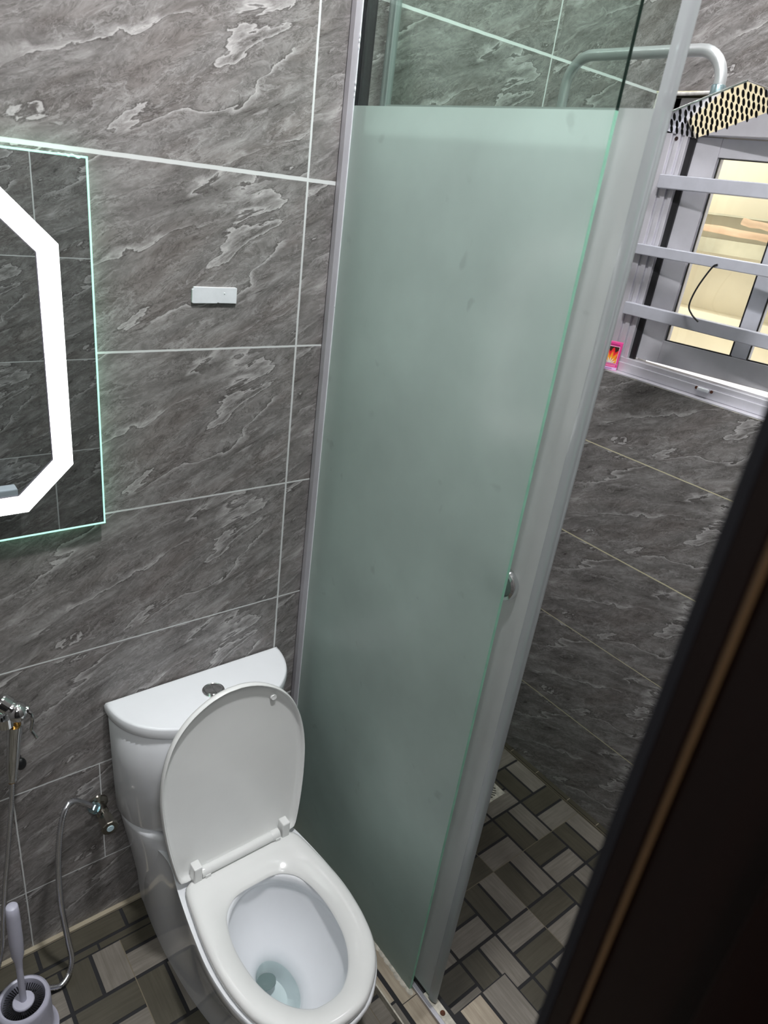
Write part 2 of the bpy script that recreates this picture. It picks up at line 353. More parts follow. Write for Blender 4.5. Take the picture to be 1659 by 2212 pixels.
# mosaic floor: planks over black grout
def planks(bm, uvl, x0, x1, y0, y1, along, mi, z, g=.0042, edges=(1,1,1,1), th=.0012):
    """one plank; edges = grout gap factors for x0,x1,y0,y1"""
    a = x0+g*edges[0]; b = x1-g*edges[1]; c = y0+g*edges[2]; d = y1-g*edges[3]
    if b-a < .004 or d-c < .004: return
    fs = box(bm, (a, c, z-.002), (b, d, z+th), mi)
    off = (random.random()*9, random.random()*9)
    for f in fs:
        for l in f.loops:
            p = l.vert.co
            l[uvl].uv = (p.x+off[0], p.y+off[1]) if along == 'x' else (p.y+off[0], p.x+off[1])
def lattice(bm, uvl, X0, X1, Y0, Y1, ox, oy, z, flip, B=.1367):
    """3x3-block tiles of basket weave; ox,oy = a tile corner; clipped to X0..X1, Y0..Y1"""
    T = 3*B; e = .25
    def clip(x0, x1, y0, y1, along, mi, ed):
        cx0, cx1, cy0, cy1 = max(x0, X0), min(x1, X1), max(y0, Y0), min(y1, Y1)
        if cx1-cx0 < .006 or cy1-cy0 < .006: return
        ed = (e if cx0 > x0 else ed[0], e if cx1 < x1 else ed[1], e if cy0 > y0 else ed[2], e if cy1 < y1 else ed[3])
        planks(bm, uvl, cx0, cx1, cy0, cy1, along, mi, z, edges=ed)
    for ti in range(int((X0-ox)//T), int((X1-ox)//T)+1):
        for tj in range(int((Y0-oy)//T), int((Y1-oy)//T)+1):
            for i in range(3):
                for j in range(3):
                    x0 = ox+ti*T+i*B; y0 = oy+tj*T+j*B; x1 = x0+B; y1 = y0+B
                    ex0 = e if i == 0 else 1; ex1 = e if i == 2 else 1; ey0 = e if j == 0 else 1; ey1 = e if j == 2 else 1
                    xt = ((i+j) % 2 == 0) ^ flip(ti, tj)
                    sw = random.random() < .1
                    m1, m2 = (2, 1) if not sw else (1, 2)
                    if xt:
                        xm = (x0+x1)/2; clip(x0, xm, y0, y1, 'y', m1, (ex0, 1, ey0, ey1)); clip(xm, x1, y0, y1, 'y', m2, (1, ex1, ey0, ey1))
                    else:
                        ym = (y0+y1)/2; clip(x0, x1, y0, ym, 'x', m2, (ex0, ex1, ey0, 1)); clip(x0, x1, ym, y1, 'x', m1, (ex0, ex1, 1, ey1))
            # joint filler strips under the tile edges
            for xx in (ox+ti*T,):
                if X0 < xx < X1:
                    box(bm, (xx-.0012, max(Y0, oy+tj*T), z-.002), (xx+.0012, min(Y1, oy+tj*T+T), z+.0006), 3)
            yy = oy+tj*T
            if Y0 < yy < Y1:
                box(bm, (max(X0, ox+ti*T), yy-.0012, z-.002), (min(X1, ox+ti*T+T), yy+.0012, z+.0006), 3)
CX0, CX1, CZ = .016, .128, .018               # kerb
bm = NB(); uvl = bm.loops.layers.uv.new()
box(bm, (-1.45, YF-.12, -.25), (CX0, 0, -.001), 0)
lattice(bm, uvl, -1.45, CX0, YF, -.088, -.428, -.088-.4101+.0307, -.0012, lambda a, b: (a+b) % 2 == 0)
for x0, x1 in ((-1.0, -.76), (-.76, -.62), (-.62, -.473), (-.473, -.34), (-.34, -.2)):
    planks(bm, uvl, x0, x1, -.086, -.066, 'x', 2, -.0012, edges=(.6, .6, .2, 1))
for x0, x1 in ((-.86, -.73), (-.73, -.595), (-.595, -.40), (-.40, -.26), (-.26, -.1)):
    planks(bm, uvl, x0, x1, -.066, -.012, 'x', 2, -.0012, edges=(1, 1, 1, .3))
box(bm, (-3.0, -3.4, -.25), (1.3, YF-.12, -.001), 0)
struct('floor', bm, [M_grout, M_plk, M_plk2, M_joint])
bm = NB(); uvl = bm.loops.layers.uv.new()
box(bm, (CX1, YF, -.25), (XR, 0, SF-.001), 0)
DRN = (.720, -.222, .822, -.150)
def flip2(a, b): return b >= 1
lattice(bm, uvl, CX1, XR-.012, YF, 0, .567, -.8202, SF-.0012, flip2)
struct('floor', bm, [M_grout, M_plk, M_plk2, M_joint])

# kerb between toilet floor and shower
bm = NB(); uvl = bm.loops.layers.uv.new()
box(bm, (CX0, YF, -.2), (CX1, 0, CZ), 0)
box(bm, (CX1, YF, -.2), (.30, -.672, CZ-.004), 0)
y = 0
for i, L in enumerate((.13, .11, .125, .09, .12, .10, .13, .14, .10)):
    planks(bm, uvl, CX0+.002, .0335, y-L, y, 'y', 1 if i % 2 else 2, CZ, g=.003, edges=(0, 1, 1, 1), th=.001); y -= L
y = 0
for i, L in enumerate((.2, .19, .2, .13, .22, .15)):
    planks(bm, uvl, .0415, CX1-.03, y-L, y, 'y', 2, CZ, g=.003, edges=(0, 1, .3, .3), th=.001); y -= L
box(bm, (CX0-.0015, YF, -.001), (CX0+.002, 0, CZ+.002), 3)
planks(bm, uvl, .142, .215, -.93, -.675, 'y', 2, CZ-.004, edges=(1, 1, 1, 0)); planks(bm, uvl, .215, .30, -.93, -.675, 'y', 1, CZ-.004, edges=(1, 1, 1, 0))
planks(bm, uvl, .142, .215, YF, -.93, 'y', 1, CZ-.004); planks(bm, uvl, .215, .30, YF, -.93, 'y', 2, CZ-.004)
struct('trim_1', bm, [M_grout, M_plk, M_sand, M_silic])
# skirting strips
bm = NB(); uvl = bm.loops.layers.uv.new(); box(bm, (-1.45, -.011, -.001), (CX0-.002, 0, .006)); struct('baseboard_back', bm, M_skirt)
bm = NB(); uvl = bm.loops.layers.uv.new()
y = 0
for L in (.10, .12, .14, .12, .14, .12, .14, .12, .09):
    planks(bm, uvl, XR-.016, XR, y-L, y, 'y', 0, SF+.010, g=.0015, edges=(0, 0, 1, 1), th=.001); y -= L
box(bm, (XR-.0145, YF, SF), (XR, 0, SF+.009), 1)
struct('baseboard_right', bm, [M_plk2, M_skirt])

# door frame of dark wood at the right of the picture
d1 = empty('door_1', (DX1, YF, 0)); d1['kind'] = 'structure'
bm = NB()
box(bm, (DX1, YF-.0135, 0), (DX1+.05, YF+.002, 2.10)); box(bm, (DX1+.006, YF-.09, 0), (DX1+.05, YF-.0135, 2.10)); box(bm, (DX1-.0, YF-.13, 0), (DX1+.05, YF-.062, 2.10))
box(bm, (DX1-.0, YF+.0, 0), (DX1+.075, YF+.0033, 2.13))
obj('jamb', bm, M_door, d1, bevel=.0015)
bm = NB(); tube(bm, [(DX1+.002, YF-.0145, 0), (DX1+.002, YF-.0145, 2.1)], .0020, 10); obj('bead', bm, M_edge_glint, d1, smooth=True)  # strip coloured as the glint along the jamb edge
bm = NB(); tube(bm, [(DX1+.001, YF-.0625, 0), (DX1+.001, YF-.0625, 2.1)], .0012, 8); obj('bead', bm, M_door, d1, smooth=True)
bm = NB(); box(bm, (DX1-.0012, YF-.0012, 0), (DX1+.002, YF+.0040, 2.12))
obj('painted_edge', bm, mat('dark grey edge sealant', (.018,.018,.024), .6), d1)
bm = NB()
for z, s in ((1.05, .0022), (1.135, .0016), (.985, .0020), (1.008, .0015), (.90, .0015), (.72, .002)):
    bmesh.ops.create_icosphere(bm, subdivisions=2, radius=s, matrix=Matrix.Translation((DX1-.001, YF+.0035, z)) @ Matrix.Diagonal((1, 1, 1.6, 1)))
obj('paint_blob', bm, M_patch, d1, smooth=True)
bm = NB(); box(bm, (DX0-.05, YF-.13, 0), (DX0, YF+.01, 2.1)); box(bm, (DX0-.05, YF-.13, 2.1), (DX1+.05, YF+.01, 2.14)); obj('jamb', bm, M_door, d1)

# ------------------------------------------------------------------ ceiling lamp and two added fill lamps
cl = empty('ceiling_lamp', (LAMP[0], LAMP[1], 2.85)); tag(cl, 'round white ceiling lamp fixed above the glass shower screen', 'lamp')
bm = NB(); lathe(bm, [(LAMP_R+.02, 0), (LAMP_R+.02, -.02), (LAMP_R+.005, -.028)], (LAMP[0], LAMP[1], 2.85), seg=40); obj('lamp_housing', bm, M_white, cl, smooth=True)
bm = NB(); lathe(bm, [(LAMP_R, -.029), (LAMP_R*.9, -.036), (LAMP_R*.5, -.040), (.001, -.041)], (LAMP[0], LAMP[1], 2.85), seg=40); obj('diffuser', bm, M_lamp, cl, smooth=True)

shower_fill = empty('ceiling_lamp', (SHOWER_FILL[0], SHOWER_FILL[1], 2.85)); tag(shower_fill, 'added round fill lamp above the shower floor, out of view', 'lamp')  # second lamp, added to brighten shower floor and frosted glass
bm = NB(); lathe(bm, [(.095, 0), (.095, -.02), (.080, -.028)], (SHOWER_FILL[0], SHOWER_FILL[1], 2.85), seg=40); obj('lamp_housing', bm, M_white, shower_fill, smooth=True)
bm = NB(); lathe(bm, [(.075, -.029), (.066, -.036), (.001, -.040)], (SHOWER_FILL[0], SHOWER_FILL[1], 2.85), seg=40); obj('diffuser', bm, M_sfill, shower_fill, smooth=True)
hall_fill = empty('hall_fill_light', (HALL_FILL[0], HALL_FILL[1], 2.85)); tag(hall_fill, 'added round fill lamp in the hallway behind the camera, out of view', 'lamp')  # unseen fill light, added to lift tank front and lid
bm = NB(); lathe(bm, [(.17, 0), (.17, -.02), (.155, -.028)], (HALL_FILL[0], HALL_FILL[1], 2.85), seg=40); obj('lamp_housing', bm, M_white, hall_fill, smooth=True)
bm = NB(); lathe(bm, [(.15, -.029), (.13, -.036), (.001, -.041)], (HALL_FILL[0], HALL_FILL[1], 2.85), seg=40); obj('diffuser', bm, M_hfill, hall_fill, smooth=True)

# ------------------------------------------------------------------ toilet
TX = -.200
to = empty('toilet', (TX, -.3, 0)); tag(to, 'white ceramic close-coupled toilet with its lid raised, beside the frosted screen', 'toilet')
def dring(hw, d, z, y0=-.006, n=40, p=2.15):
    """D shape: flat against the wall, bowed front"""
    pts = []
    for i in range(n+1):
        a = PI*i/n
        c, s = math.cos(a), math.sin(a)
        x = TX - hw*math.copysign(abs(c)**(2/2.4), c); y = y0 - d*abs(s)**(2/p)
        pts.append((x, y, z))
    return pts
def lerp(a, b, t): return a+(b-a)*t
bm = NB()
loft(bm, [dring(.190, .140, .336), dring(.194, .146, .345), dring(.199, .154, .50), dring(.202, .160, .622), dring(.198, .156, .626)])
obj('tank', bm, M_ceramic, to, smooth=True, angle=50)
bm = NB()
loft(bm, [dring(.200, .160, .6255, -.004), dring(.2065, .165, .628, -.003), dring(.208, .167, .634, -.002), dring(.208, .167, .644, -.002), dring(.206, .165, .6495, -.003), dring(.2045, .1635, .6520, -.004), dring(.200, .159, .6534, -.006), dring(.195, .154, .6535, -.010)])
obj('tank_lid', bm, M_ceramic, to, smooth=True, angle=50)
fb = NB(); lathe(fb, [(.024, 0), (.024, .003), (.021, .0045), (.0195, .0035)], (-.197, -.078, .6533), seg=36, cap1=True)
fbo = obj('flush_button', fb, M_chrome, to, smooth=True)
for sgn in (-1, 1):
    bm = NB(); pts = [(-.197+sgn*.0008, -.078-.0175)] ; 
    pts = [(-.197+sgn*(.0010+.0172*math.cos(a)), -.078+.0175*math.sin(a)) for a in [(-PI/2)+PI*i/14 for i in range(15)]]
    prism(bm, pts, .6560, .6592, lambda p, h: (p[0], p[1], h)); obj('button_half', bm, M_chrome, fbo, smooth=True, bevel=.0006)
# outlines (y, half width) from back to front
def cat(prof, n):
    P = spline([(a, b, 0) for a, b in prof], 12)
    L = [0]
    for a, b in zip(P, P[1:]): L.append(L[-1]+(b-a).length)
    out = []; k = 0
    for i in range(n):
        s = L[-1]*i/(n-1)
        while k < len(L)-2 and L[k+1] < s: k += 1
        t = (s-L[k])/max(1e-9, L[k+1]-L[k]); p = P[k].lerp(P[k+1], min(1, t)); out.append((p.x, max(0, p.y)))
    return out
NP = 44
def sym(prof, z, n=NP):
    P = cat(prof, n)
    if P[-1][1] < 1e-6: left = [(TX-w_, y_, z) for y_, w_ in P]; right = [(TX+w_, y_, z) for y_, w_ in reversed(P[:-1])]
    else: left = [(TX-w_, y_, z) for y_, w_ in P]; right = [(TX+w_, y_, z) for y_, w_ in reversed(P)]
    return left+right
TOP = [(-.010, .172), (-.06, .162), (-.11, .146), (-.17, .136), (-.25, .149), (-.34, .160), (-.43, .1655), (-.52, .155), (-.59, .126), (-.64, .078), (-.658, .035), (-.662, 0)]
FLR = [(-.02, .146), (-.07, .150), (-.12, .152), (-.18, .152), (-.25, .148), (-.31, .142), (-.38, .130), (-.44, .112), (-.49, .085), (-.525, .052), (-.54, .024), (-.543, 0)]
def bodyring(t, z, dw=0):
    return sym([(lerp(a[0], b[0], t), max(0, lerp(a[1], b[1], t)+dw*(1 if a[1] > 0 else 0))) for a, b in zip(TOP, FLR)], z)
bm = NB()
rings = [bodyring(1.0, 0), bodyring(.985, .02), bodyring(.95, .06), bodyring(.80, .12), bodyring(.56, .17), bodyring(.33, .21), bodyring(.13, .245), bodyring(.03, .268), bodyring(0, .280), bodyring(.01, .287), bodyring(.03, .2895)]
INH = [(-.308, .004), (-.313, .050), (-.335, .083), (-.375, .103), (-.43, .110), (-.49, .105), (-.545, .086), (-.585, .055), (-.600, .022), (-.602, 0)]
def inner(y0, y1, hw, z, pback=2.0):
    out = []
    m = (y0+y1)/2; h = (y0-y1)/2; n2 = NP*2-1
    for i in range(n2):
        a = 2*PI*i/n2
        # angle from back going left
        yy = m + h*math.cos(a); s = math.sin(a)
        out.append((TX - hw*math.copysign(abs(s)**.95, s), yy, z))
    return out
n = len(rings[0])
def inner_ring(y0, y1, hw, z):
    m = (y0+y1)/2; h = (y0-y1)/2; out = []
    for i in range(n):
        a = 2*PI*(i+.5)/n; out.append((TX - hw*math.sin(a), m + h*math.cos(a), z))
    return out
rings += [inner_ring(-.300, -.612, .118, .2885), inner_ring(-.304, -.608, .1145, .284), inner_ring(-.302, -.610, .116, .262), inner_ring(-.297, -.613, .119, .255), inner_ring(-.300, -.608, .115, .235),
          inner_ring(-.312, -.590, .100, .19), inner_ring(-.330, -.565, .078, .15), inner_ring(-.350, -.535, .056, .122), inner_ring(-.362, -.510, .044, .105), inner_ring(-.366, -.500, .040, .085), inner_ring(-.368, -.485, .036, .05), inner_ring(-.37, -.46, .03, .03)]
loft(bm, rings)
# shelf under the tank
SH = lambda hw, d, z: dring(hw, d, z, -.010)
loft(bm, [SH(.148, .15, .005), SH(.154, .16, .10), SH(.168, .168, .20), SH(.180, .166, .275), SH(.186, .158, .318), SH(.186, .155, .326), SH(.180, .148, .3305), SH(.170, .14, .3306)])
obj('bowl', bm, M_ceramic, to, smooth=True, angle=60)
bm = NB(); loft(bm, [inner_ring(-.366, -.502, .0405, .086)], cap0=False, cap1=True); obj('water', bm, M_water, to)
bm = NB(); lathe(bm, [(.022, 0), (.022, .004)], (TX-.004, -.392, .052), (0, .25, 1), seg=24); obj('trap_opening', bm, mat('painted trap shade', (.20,.24,.24), .1), to)  # grey disc, shade inside the trap hole put into its colour
# seat
SO = [(-.2400, .100), (-.2440, .126), (-.262, .1395), (-.32, .1485), (-.38, .155), (-.44, .157), (-.50, .152), (-.56, .137), (-.61, .105), (-.645, .058), (-.655, .022), (-.656, 0)]
SI = [(-.3130, .030), (-.3190, .056), (-.340, .082), (-.37, .095), (-.41, .1025), (-.45, .1035), (-.50, .098), (-.54, .085), (-.575, .062), (-.597, .034), (-.602, .014), (-.603, 0)]
def seatring(t, z, rot=0):
    a = sym(SO, z); b = sym(SI, z)
    return [(lerp(p[0], q[0], t), lerp(p[1], q[1], t), z) for p, q in zip(a, b)]
bm = NB()
R = loft(bm, [seatring(t, z) for t, z in ((.03, .2915), (0, .295), (0, .3015), (.035, .3065), (.11, .3100), (.26, .3120), (.45, .3105), (.64, .3065), (.80, .3015), (.92, .2965), (.99, .2925), (1.0, .2905), (.96, .2900))], False, False)
for i in range(len(R[0])):
    bm.faces.new((R[0][i], R[-1][i], R[-1][(i+1) % len(R[0])], R[0][(i+1) % len(R[0])]))
obj('seat', bm, M_seatpl, to, smooth=True, angle=60)
# raised lid
H0 = Vector((TX-.001, -.2305, .304)); D = Vector((0, .055, .425)).normalized(); Nn = Vector((0, -D.z, D.y))
LO = [(a*1.035, b*1.03) for a, b in [(.000, .126), (.004, .138), (.035, .1465), (.10, .1570), (.17, .1635), (.23, .1640), (.29, .155), (.345, .134), (.385, .102), (.412, .060), (.4235, .022), (.4245, 0)]]
def lidring(s, h, n=NP):
    P = cat(LO, n); cy = .21
    pts = [(-w_, y_) for y_, w_ in P] + [(w_, y_) for y_, w_ in reversed(P[:-1])]
    return [tuple(H0 + D*(cy+(y-cy)*s) + Vector((x*s, 0, 0)) + Nn*h) for x, y in pts]
bm = NB()
loft(bm, [lidring(.55, -.010), lidring(.85, -.009), lidring(.96, -.006), lidring(.995, 0), lidring(1.0, .005), lidring(.996, .010), lidring(.985, .0125), lidring(.972, .0115), lidring(.962, .006), lidring(.945, .0015), lidring(.90, -.0005), lidring(.6, -.003), lidring(.3, -.004), lidring(.05, -.004)])
obj('lid', bm, M_seatpl, to, smooth=True, angle=60)
bm = NB(); q = H0 + D*.378 + Vector((.092, 0, 0)); lathe(bm, [(.0075, -.002), (.0075, .004), (.006, .006), (.004, .0055)], q, Nn, seg=20); obj('lid_bumper', bm, M_seatpl, to, smooth=True)
HL = Vector((TX, -.2440, .3205))
bm = NB(); tube(bm, [HL+Vector((-.079, 0, 0)), HL+Vector((.079, 0, 0))], .0112, 24); obj('hinge_rod', bm, M_seatpl, to, smooth=True)
for s in (-1, 1):
    bm = NB(); lathe(bm, [(.0115, -.006), (.0122, -.004), (.0122, .010), (.0115, .014)], HL+Vector((s*.086-.006, 0, 0)), (1, 0, 0), seg=20)
    box(bm, (HL.x+s*.086-.006, HL.y-.014, .3035), (HL.x+s*.086+.006, HL.y, .320)); obj('seat_lug', bm, M_seatpl, to, smooth=True)
    bm = NB(); box(bm, (HL.x+s*.108-.0095, HL.y-.012, .309), (HL.x+s*.108+.0095, HL.y+.012, .352)); obj('hinge_block', bm, M_seatpl, to, bevel=.003)
    bm = NB(); lathe(bm, [(.010, 0), (.010, .018)], (HL.x+s*.107, HL.y+.006, .289), seg=20); obj('hinge_mount', bm, M_seatpl, to, smooth=True)

# ------------------------------------------------------------------ shower screen (fixed) and sliding door
ZF, YG = 1.8205, -.574
ss = empty('shower_screen', (XS, -.28, .018)); tag(ss, 'fixed green glass shower panel, frosted below and clear on top, screwed to the toilet wall', 'shower screen')
def pane(bm, x0, x1, y0, y1, z0, z1, zf, frost_front):
    """slab with frosted face; materials 0 clear 1 frosted 2 edge light 3 edge dark"""
    c0 = Vector(((x0+x1)/2, (y0+y1)/2, (z0+z1)/2))
    def quad(ps, mi):
        a, b, c = (Vector(p) for p in ps[:3]); nn = (b-a).cross(c-b); m_ = (a+Vector(ps[2]))/2
        ax = max(range(3), key=lambda i: abs(nn[i]))
        if nn[ax]*(m_[ax]-c0[ax]) < 0: ps = list(reversed(ps))
        f = bm.faces.new([bm.verts.new(p) for p in ps]); f.material_index = mi
    for a, b, up in ((z0, zf, False), (zf, z1, True)):
        fm = 0 if up else 1
        quad([(x0,y0,a),(x0,y1,a),(x0,y1,b),(x0,y0,b)], fm if frost_front else 0)
        if up or not frost_front: quad([(x1,y0,a),(x1,y1,a),(x1,y1,b),(x1,y0,b)], 0 if frost_front else fm)
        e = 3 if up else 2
        quad([(x0,y0,a),(x1,y0,a),(x1,y0,b),(x0,y0,b)], e); quad([(x0,y1,a),(x1,y1,a),(x1,y1,b),(x0,y1,b)], e)
    quad([(x0,y0,z1),(x1,y0,z1),(x1,y1,z1),(x0,y1,z1)], 2); quad([(x0,y0,z0),(x1,y0,z0),(x1,y1,z0),(x0,y1,z0)], 2)
M_ge_l = noisy(mat('pale green glass edge', (.45,.93,.70), .25, spec=.6), 30, .1)  # glow inside the glass edge is put into this pale colour
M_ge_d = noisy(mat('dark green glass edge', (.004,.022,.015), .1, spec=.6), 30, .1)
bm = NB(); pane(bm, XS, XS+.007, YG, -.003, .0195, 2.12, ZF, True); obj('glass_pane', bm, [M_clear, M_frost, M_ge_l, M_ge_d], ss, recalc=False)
bm = NB(); box(bm, (XS-.0135, -.016, .02), (XS-.001, 0, 2.12)); box(bm, (XS+.008, -.016, .02), (XS+.0205, 0, 2.12)); box(bm, (XS-.0135, -.003, .02), (XS+.0205, 0, 2.12))
obj('wall_channel', bm, M_ped, ss, bevel=.0008)
bm = NB()
pth = [(XS-.0008, -.0165, .03+.045*i) for i in range(46)]
tube(bm, pth, lambda t: .0011, 6); 
for z, s in ((1.925, .0035), (1.918, .0028), (1.908, .003), (1.855, .0028), (1.845, .003), (1.835, .0025), (1.47, .0022), (1.12, .002), (.80, .002)):
    bmesh.ops.create_icosphere(bm, subdivisions=1, radius=s, matrix=Matrix.Translation((XS-.0012, -.0165, z)) @ Matrix.Diagonal((.6, .8, 1.8, 1)))
obj('sealant_bead', bm, M_patch, ss, smooth=True)
bm = NB(); box(bm, (XS+.008, -.0175, .03), (XS+.030, -.001, 2.12)); obj('black_gasket', bm, M_black, ss)
bm = NB()
for i in range(28):
    yy = -.02-.555*i/27; bmesh.ops.create_icosphere(bm, subdivisions=2, radius=.006, matrix=Matrix.Translation((XS-.002+random.uniform(-.0015,.0015), yy, .0195)) @ Matrix.Diagonal((1.0+random.random()*.5, 2.1, .5, 1)))
obj('base_sealant', bm, M_silic, ss, smooth=True)
gd = empty('door_guide', (.095, -.7, .018)); tag(gd, 'grey aluminium floor guide for the sliding glass, with rusty screw', 'door guide')
bm = NB(); box(bm, (.0822, -.80, .0195), (.0925, -.55, .0285)); obj('guide_rail', bm, M_alu, gd, bevel=.001)
bm = NB(); box(bm, (.0928, -.80, .0195), (.1155, -.60, .0235)); obj('guide_plate', bm, M_silic, gd, bevel=.001)
bm = NB(); lathe(bm, [(.0062, 0), (.0056, .002), (.002, .003)], (.1045, -.657, .0235), seg=16); obj('screw', bm, M_rust, gd, smooth=True)

DXp = .100; DY0, DY1 = -.623, -.066
sd = empty('sliding_shower_door', (DXp, -.34, .03)); tag(sd, 'sliding frosted glass shower door with round chrome pull, behind the fixed panel', 'shower door')
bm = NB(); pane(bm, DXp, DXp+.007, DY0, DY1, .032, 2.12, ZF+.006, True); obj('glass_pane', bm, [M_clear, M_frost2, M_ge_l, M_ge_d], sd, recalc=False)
bm = NB()
prism(bm, [(DXp-.0025, DY0+.010), (DXp-.003, DY0+.002), (DXp-.002, DY0-.004), (DXp+.0005, DY0-.009), (DXp+.0035, DY0-.0115), (DXp+.0075, DY0-.009), (DXp+.010, DY0-.002), (DXp+.0095, DY0+.010)], .028, 2.12, lambda p, h: (p[0], p[1], h))
obj('edge_seal', bm, M_pvc, sd, smooth=True, angle=50)
bm = NB()
prism(bm, [(DXp-.003, DY1-.010), (DXp-.003, DY1+.003), (DXp, DY1+.011), (DXp+.0035, DY1+.013), (DXp+.007, DY1+.011), (DXp+.010, DY1+.003), (DXp+.010, DY1-.010)], .032, 2.12, lambda p, h: (p[0], p[1], h))
obj('edge_seal', bm, M_pvc, sd, smooth=True, angle=50)
HC = Vector((DXp-.0002, -.556, 1.118)); 
bm = NB(); R = lathe(bm, [(.0215, 0), (.0215, .010), (.0235, .012), (.0285, .0105), (.0305, .006), (.0305, 0)], HC, (-1, 0, 0), seg=48, cap0=False, cap1=False)
for i in range(48): bm.faces.new((R[0][i], R[-1][i], R[-1][(i+1) % 48], R[0][(i+1) % 48]))
obj('pull_ring', bm, M_chrome, sd, smooth=True, angle=45)
bm = NB(); lathe(bm, [(.021, .0006), (.021, .002)], HC, (-1, 0, 0), seg=40); obj('pull_dish', bm, noisy(mat('dull glass pull dish', (.28,.34,.31), .3), 60, .2), sd, smooth=True)

# ------------------------------------------------------------------ shower arm and head
sh = empty('shower', (.588, -.05, 1.2)); tag(sh, 'silver overhead shower with square nozzle plate on a bent pipe', 'shower')
AX = .588
path = [(AX, -.052, .95), (AX, -.052, 1.4), (AX, -.052, 1.90)]
path += [(AX, -.052-.055*(1-math.cos(a)), 1.935+.055*math.sin(a)) for a in [PI/2*i/8 for i in range(9)]]
path += [(AX, -.2, 1.990), (AX, -.33, 1.990)]
path += [(AX, -.345-.055*math.sin(a), 1.935+.055*math.cos(a)) for a in [PI/2*i/8 for i in range(9)]]
path += [(AX, -.400, 1.925)]
bm = NB(); tube(bm, path, .0105, 20); obj('arm', bm, noisy(mat('satin silver pipe', (.66,.69,.70), .33, .8), 20, .05), sh, smooth=True, angle=60)
M_zinc = noisy(mat('zinc blue collar', (.40,.55,.58), .25, .9), 60, .25)
bm = NB(); lathe(bm, [(.0125, 0), (.0125, .016), (.0112, .018)], (AX, -.400, 1.917), seg=28); lathe(bm, [(.0085, -.008), (.0095, 0)], (AX, -.400, 1.917), seg=20); lathe(bm, [(.0115, -.013), (.0115, -.008)], (AX, -.400, 1.917), seg=20)
obj('collar', bm, M_zinc, sh, smooth=True)
bm = NB(); lathe(bm, [(.022, 0), (.022, .012), (.014, .016)], (AX, 0, 1.0), (0, -1, 0), seg=28); tube(bm, [(AX, 0, 1.0), (AX, -.052, 1.0)], .010); obj('wall_mount', bm, M_chrome, sh, smooth=True)
ctr = Vector((.576, -.422, 1.890)); U = Vector((1, .0, .01)).normalized(); Vv = Vector((.0, -.935, .345)).normalized(); W = U.cross(Vv).normalized()
if W.z > 0: W = -W
MM = Matrix(((U.x, Vv.x, W.x, ctr.x), (U.y, Vv.y, W.y, ctr.y), (U.z, Vv.z, W.z, ctr.z), (0, 0, 0, 1)))
HS = .0935
bm = NB(); box(bm, (-HS, -HS, -.0035), (HS, HS, .0), M=MM); box(bm, (-.02, -.02, -.009), (.02, .02, -.0035), M=MM)
hp = obj('head_plate', bm, mat('mirror polished steel', (.80,.80,.80), .04, 1), sh, bevel=.0008)
bmn = NB(); lathe(bmn, [(.0025, 0), (.0024, .0028), (.0011, .0060)], (0, 0, 0), W, seg=8)
nz0 = None; k = 0
for i in range(10):
    for j in range(10):
        lx = -HS+.0105+(2*HS-.021)*i/9 + (.0024 if j % 2 else -.0024); ly = -HS+.0105+(2*HS-.021)*j/9
        P = MM @ Vector((lx, ly, 0))
        if nz0 is None:
            nz0 = obj('nozzle', bmn, M_black, hp, smooth=True); o = nz0
        else:
            o = nz0.copy(); COL.objects.link(o); o.parent = hp
        o.matrix_parent_inverse = Matrix.Identity(4); o.location = P - Vector(sh.location)*0
for o in hp.children:
    o.matrix_parent_inverse = Matrix.Identity(4)

# ------------------------------------------------------------------ drain
dr = empty('floor_drain', (.771, -.186, SF)); tag(dr, 'square pale metal floor drain grate in the shower floor', 'drain')
bm = NB(); n = 40; cx, cy, hs = .771, -.171, .050
sq = []
for i in range(n):
    a = 2*PI*i/n; c, s = math.cos(a), math.sin(a); k = hs/max(abs(c), abs(s)); sq.append((cx+c*k, cy+s*k))
rr = [(cx+.040*math.cos(2*PI*i/n), cy+.040*math.sin(2*PI*i/n)) for i in range(n)]
R = loft(bm, [[(x, y, SF-.001) for x, y in sq], [(x, y, SF+.003) for x, y in sq], [(x, y, SF+.003) for x, y in rr], [(x, y, SF-.001) for x, y in rr]], False, False)
obj('drain_frame', bm, M_silic, dr)
bm = NB(); lathe(bm, [(.040, 0), (.040, .0008)], (cx, cy, SF), seg=32); obj('drain_well', bm, M_black, dr)
bm = NB()
for k in range(-3, 4):
    off = k*.0105; hw = math.sqrt(max(0, .040**2-off**2))
    Mr = Matrix.Translation((cx, cy, SF)) @ Matrix.Rotation(math.radians(-50), 4, 'Z')
    box(bm, (-hw, off-.0028, .0008), (hw, off+.0028, .003), M=Mr)
obj('drain_slat', bm, M_silic, dr)

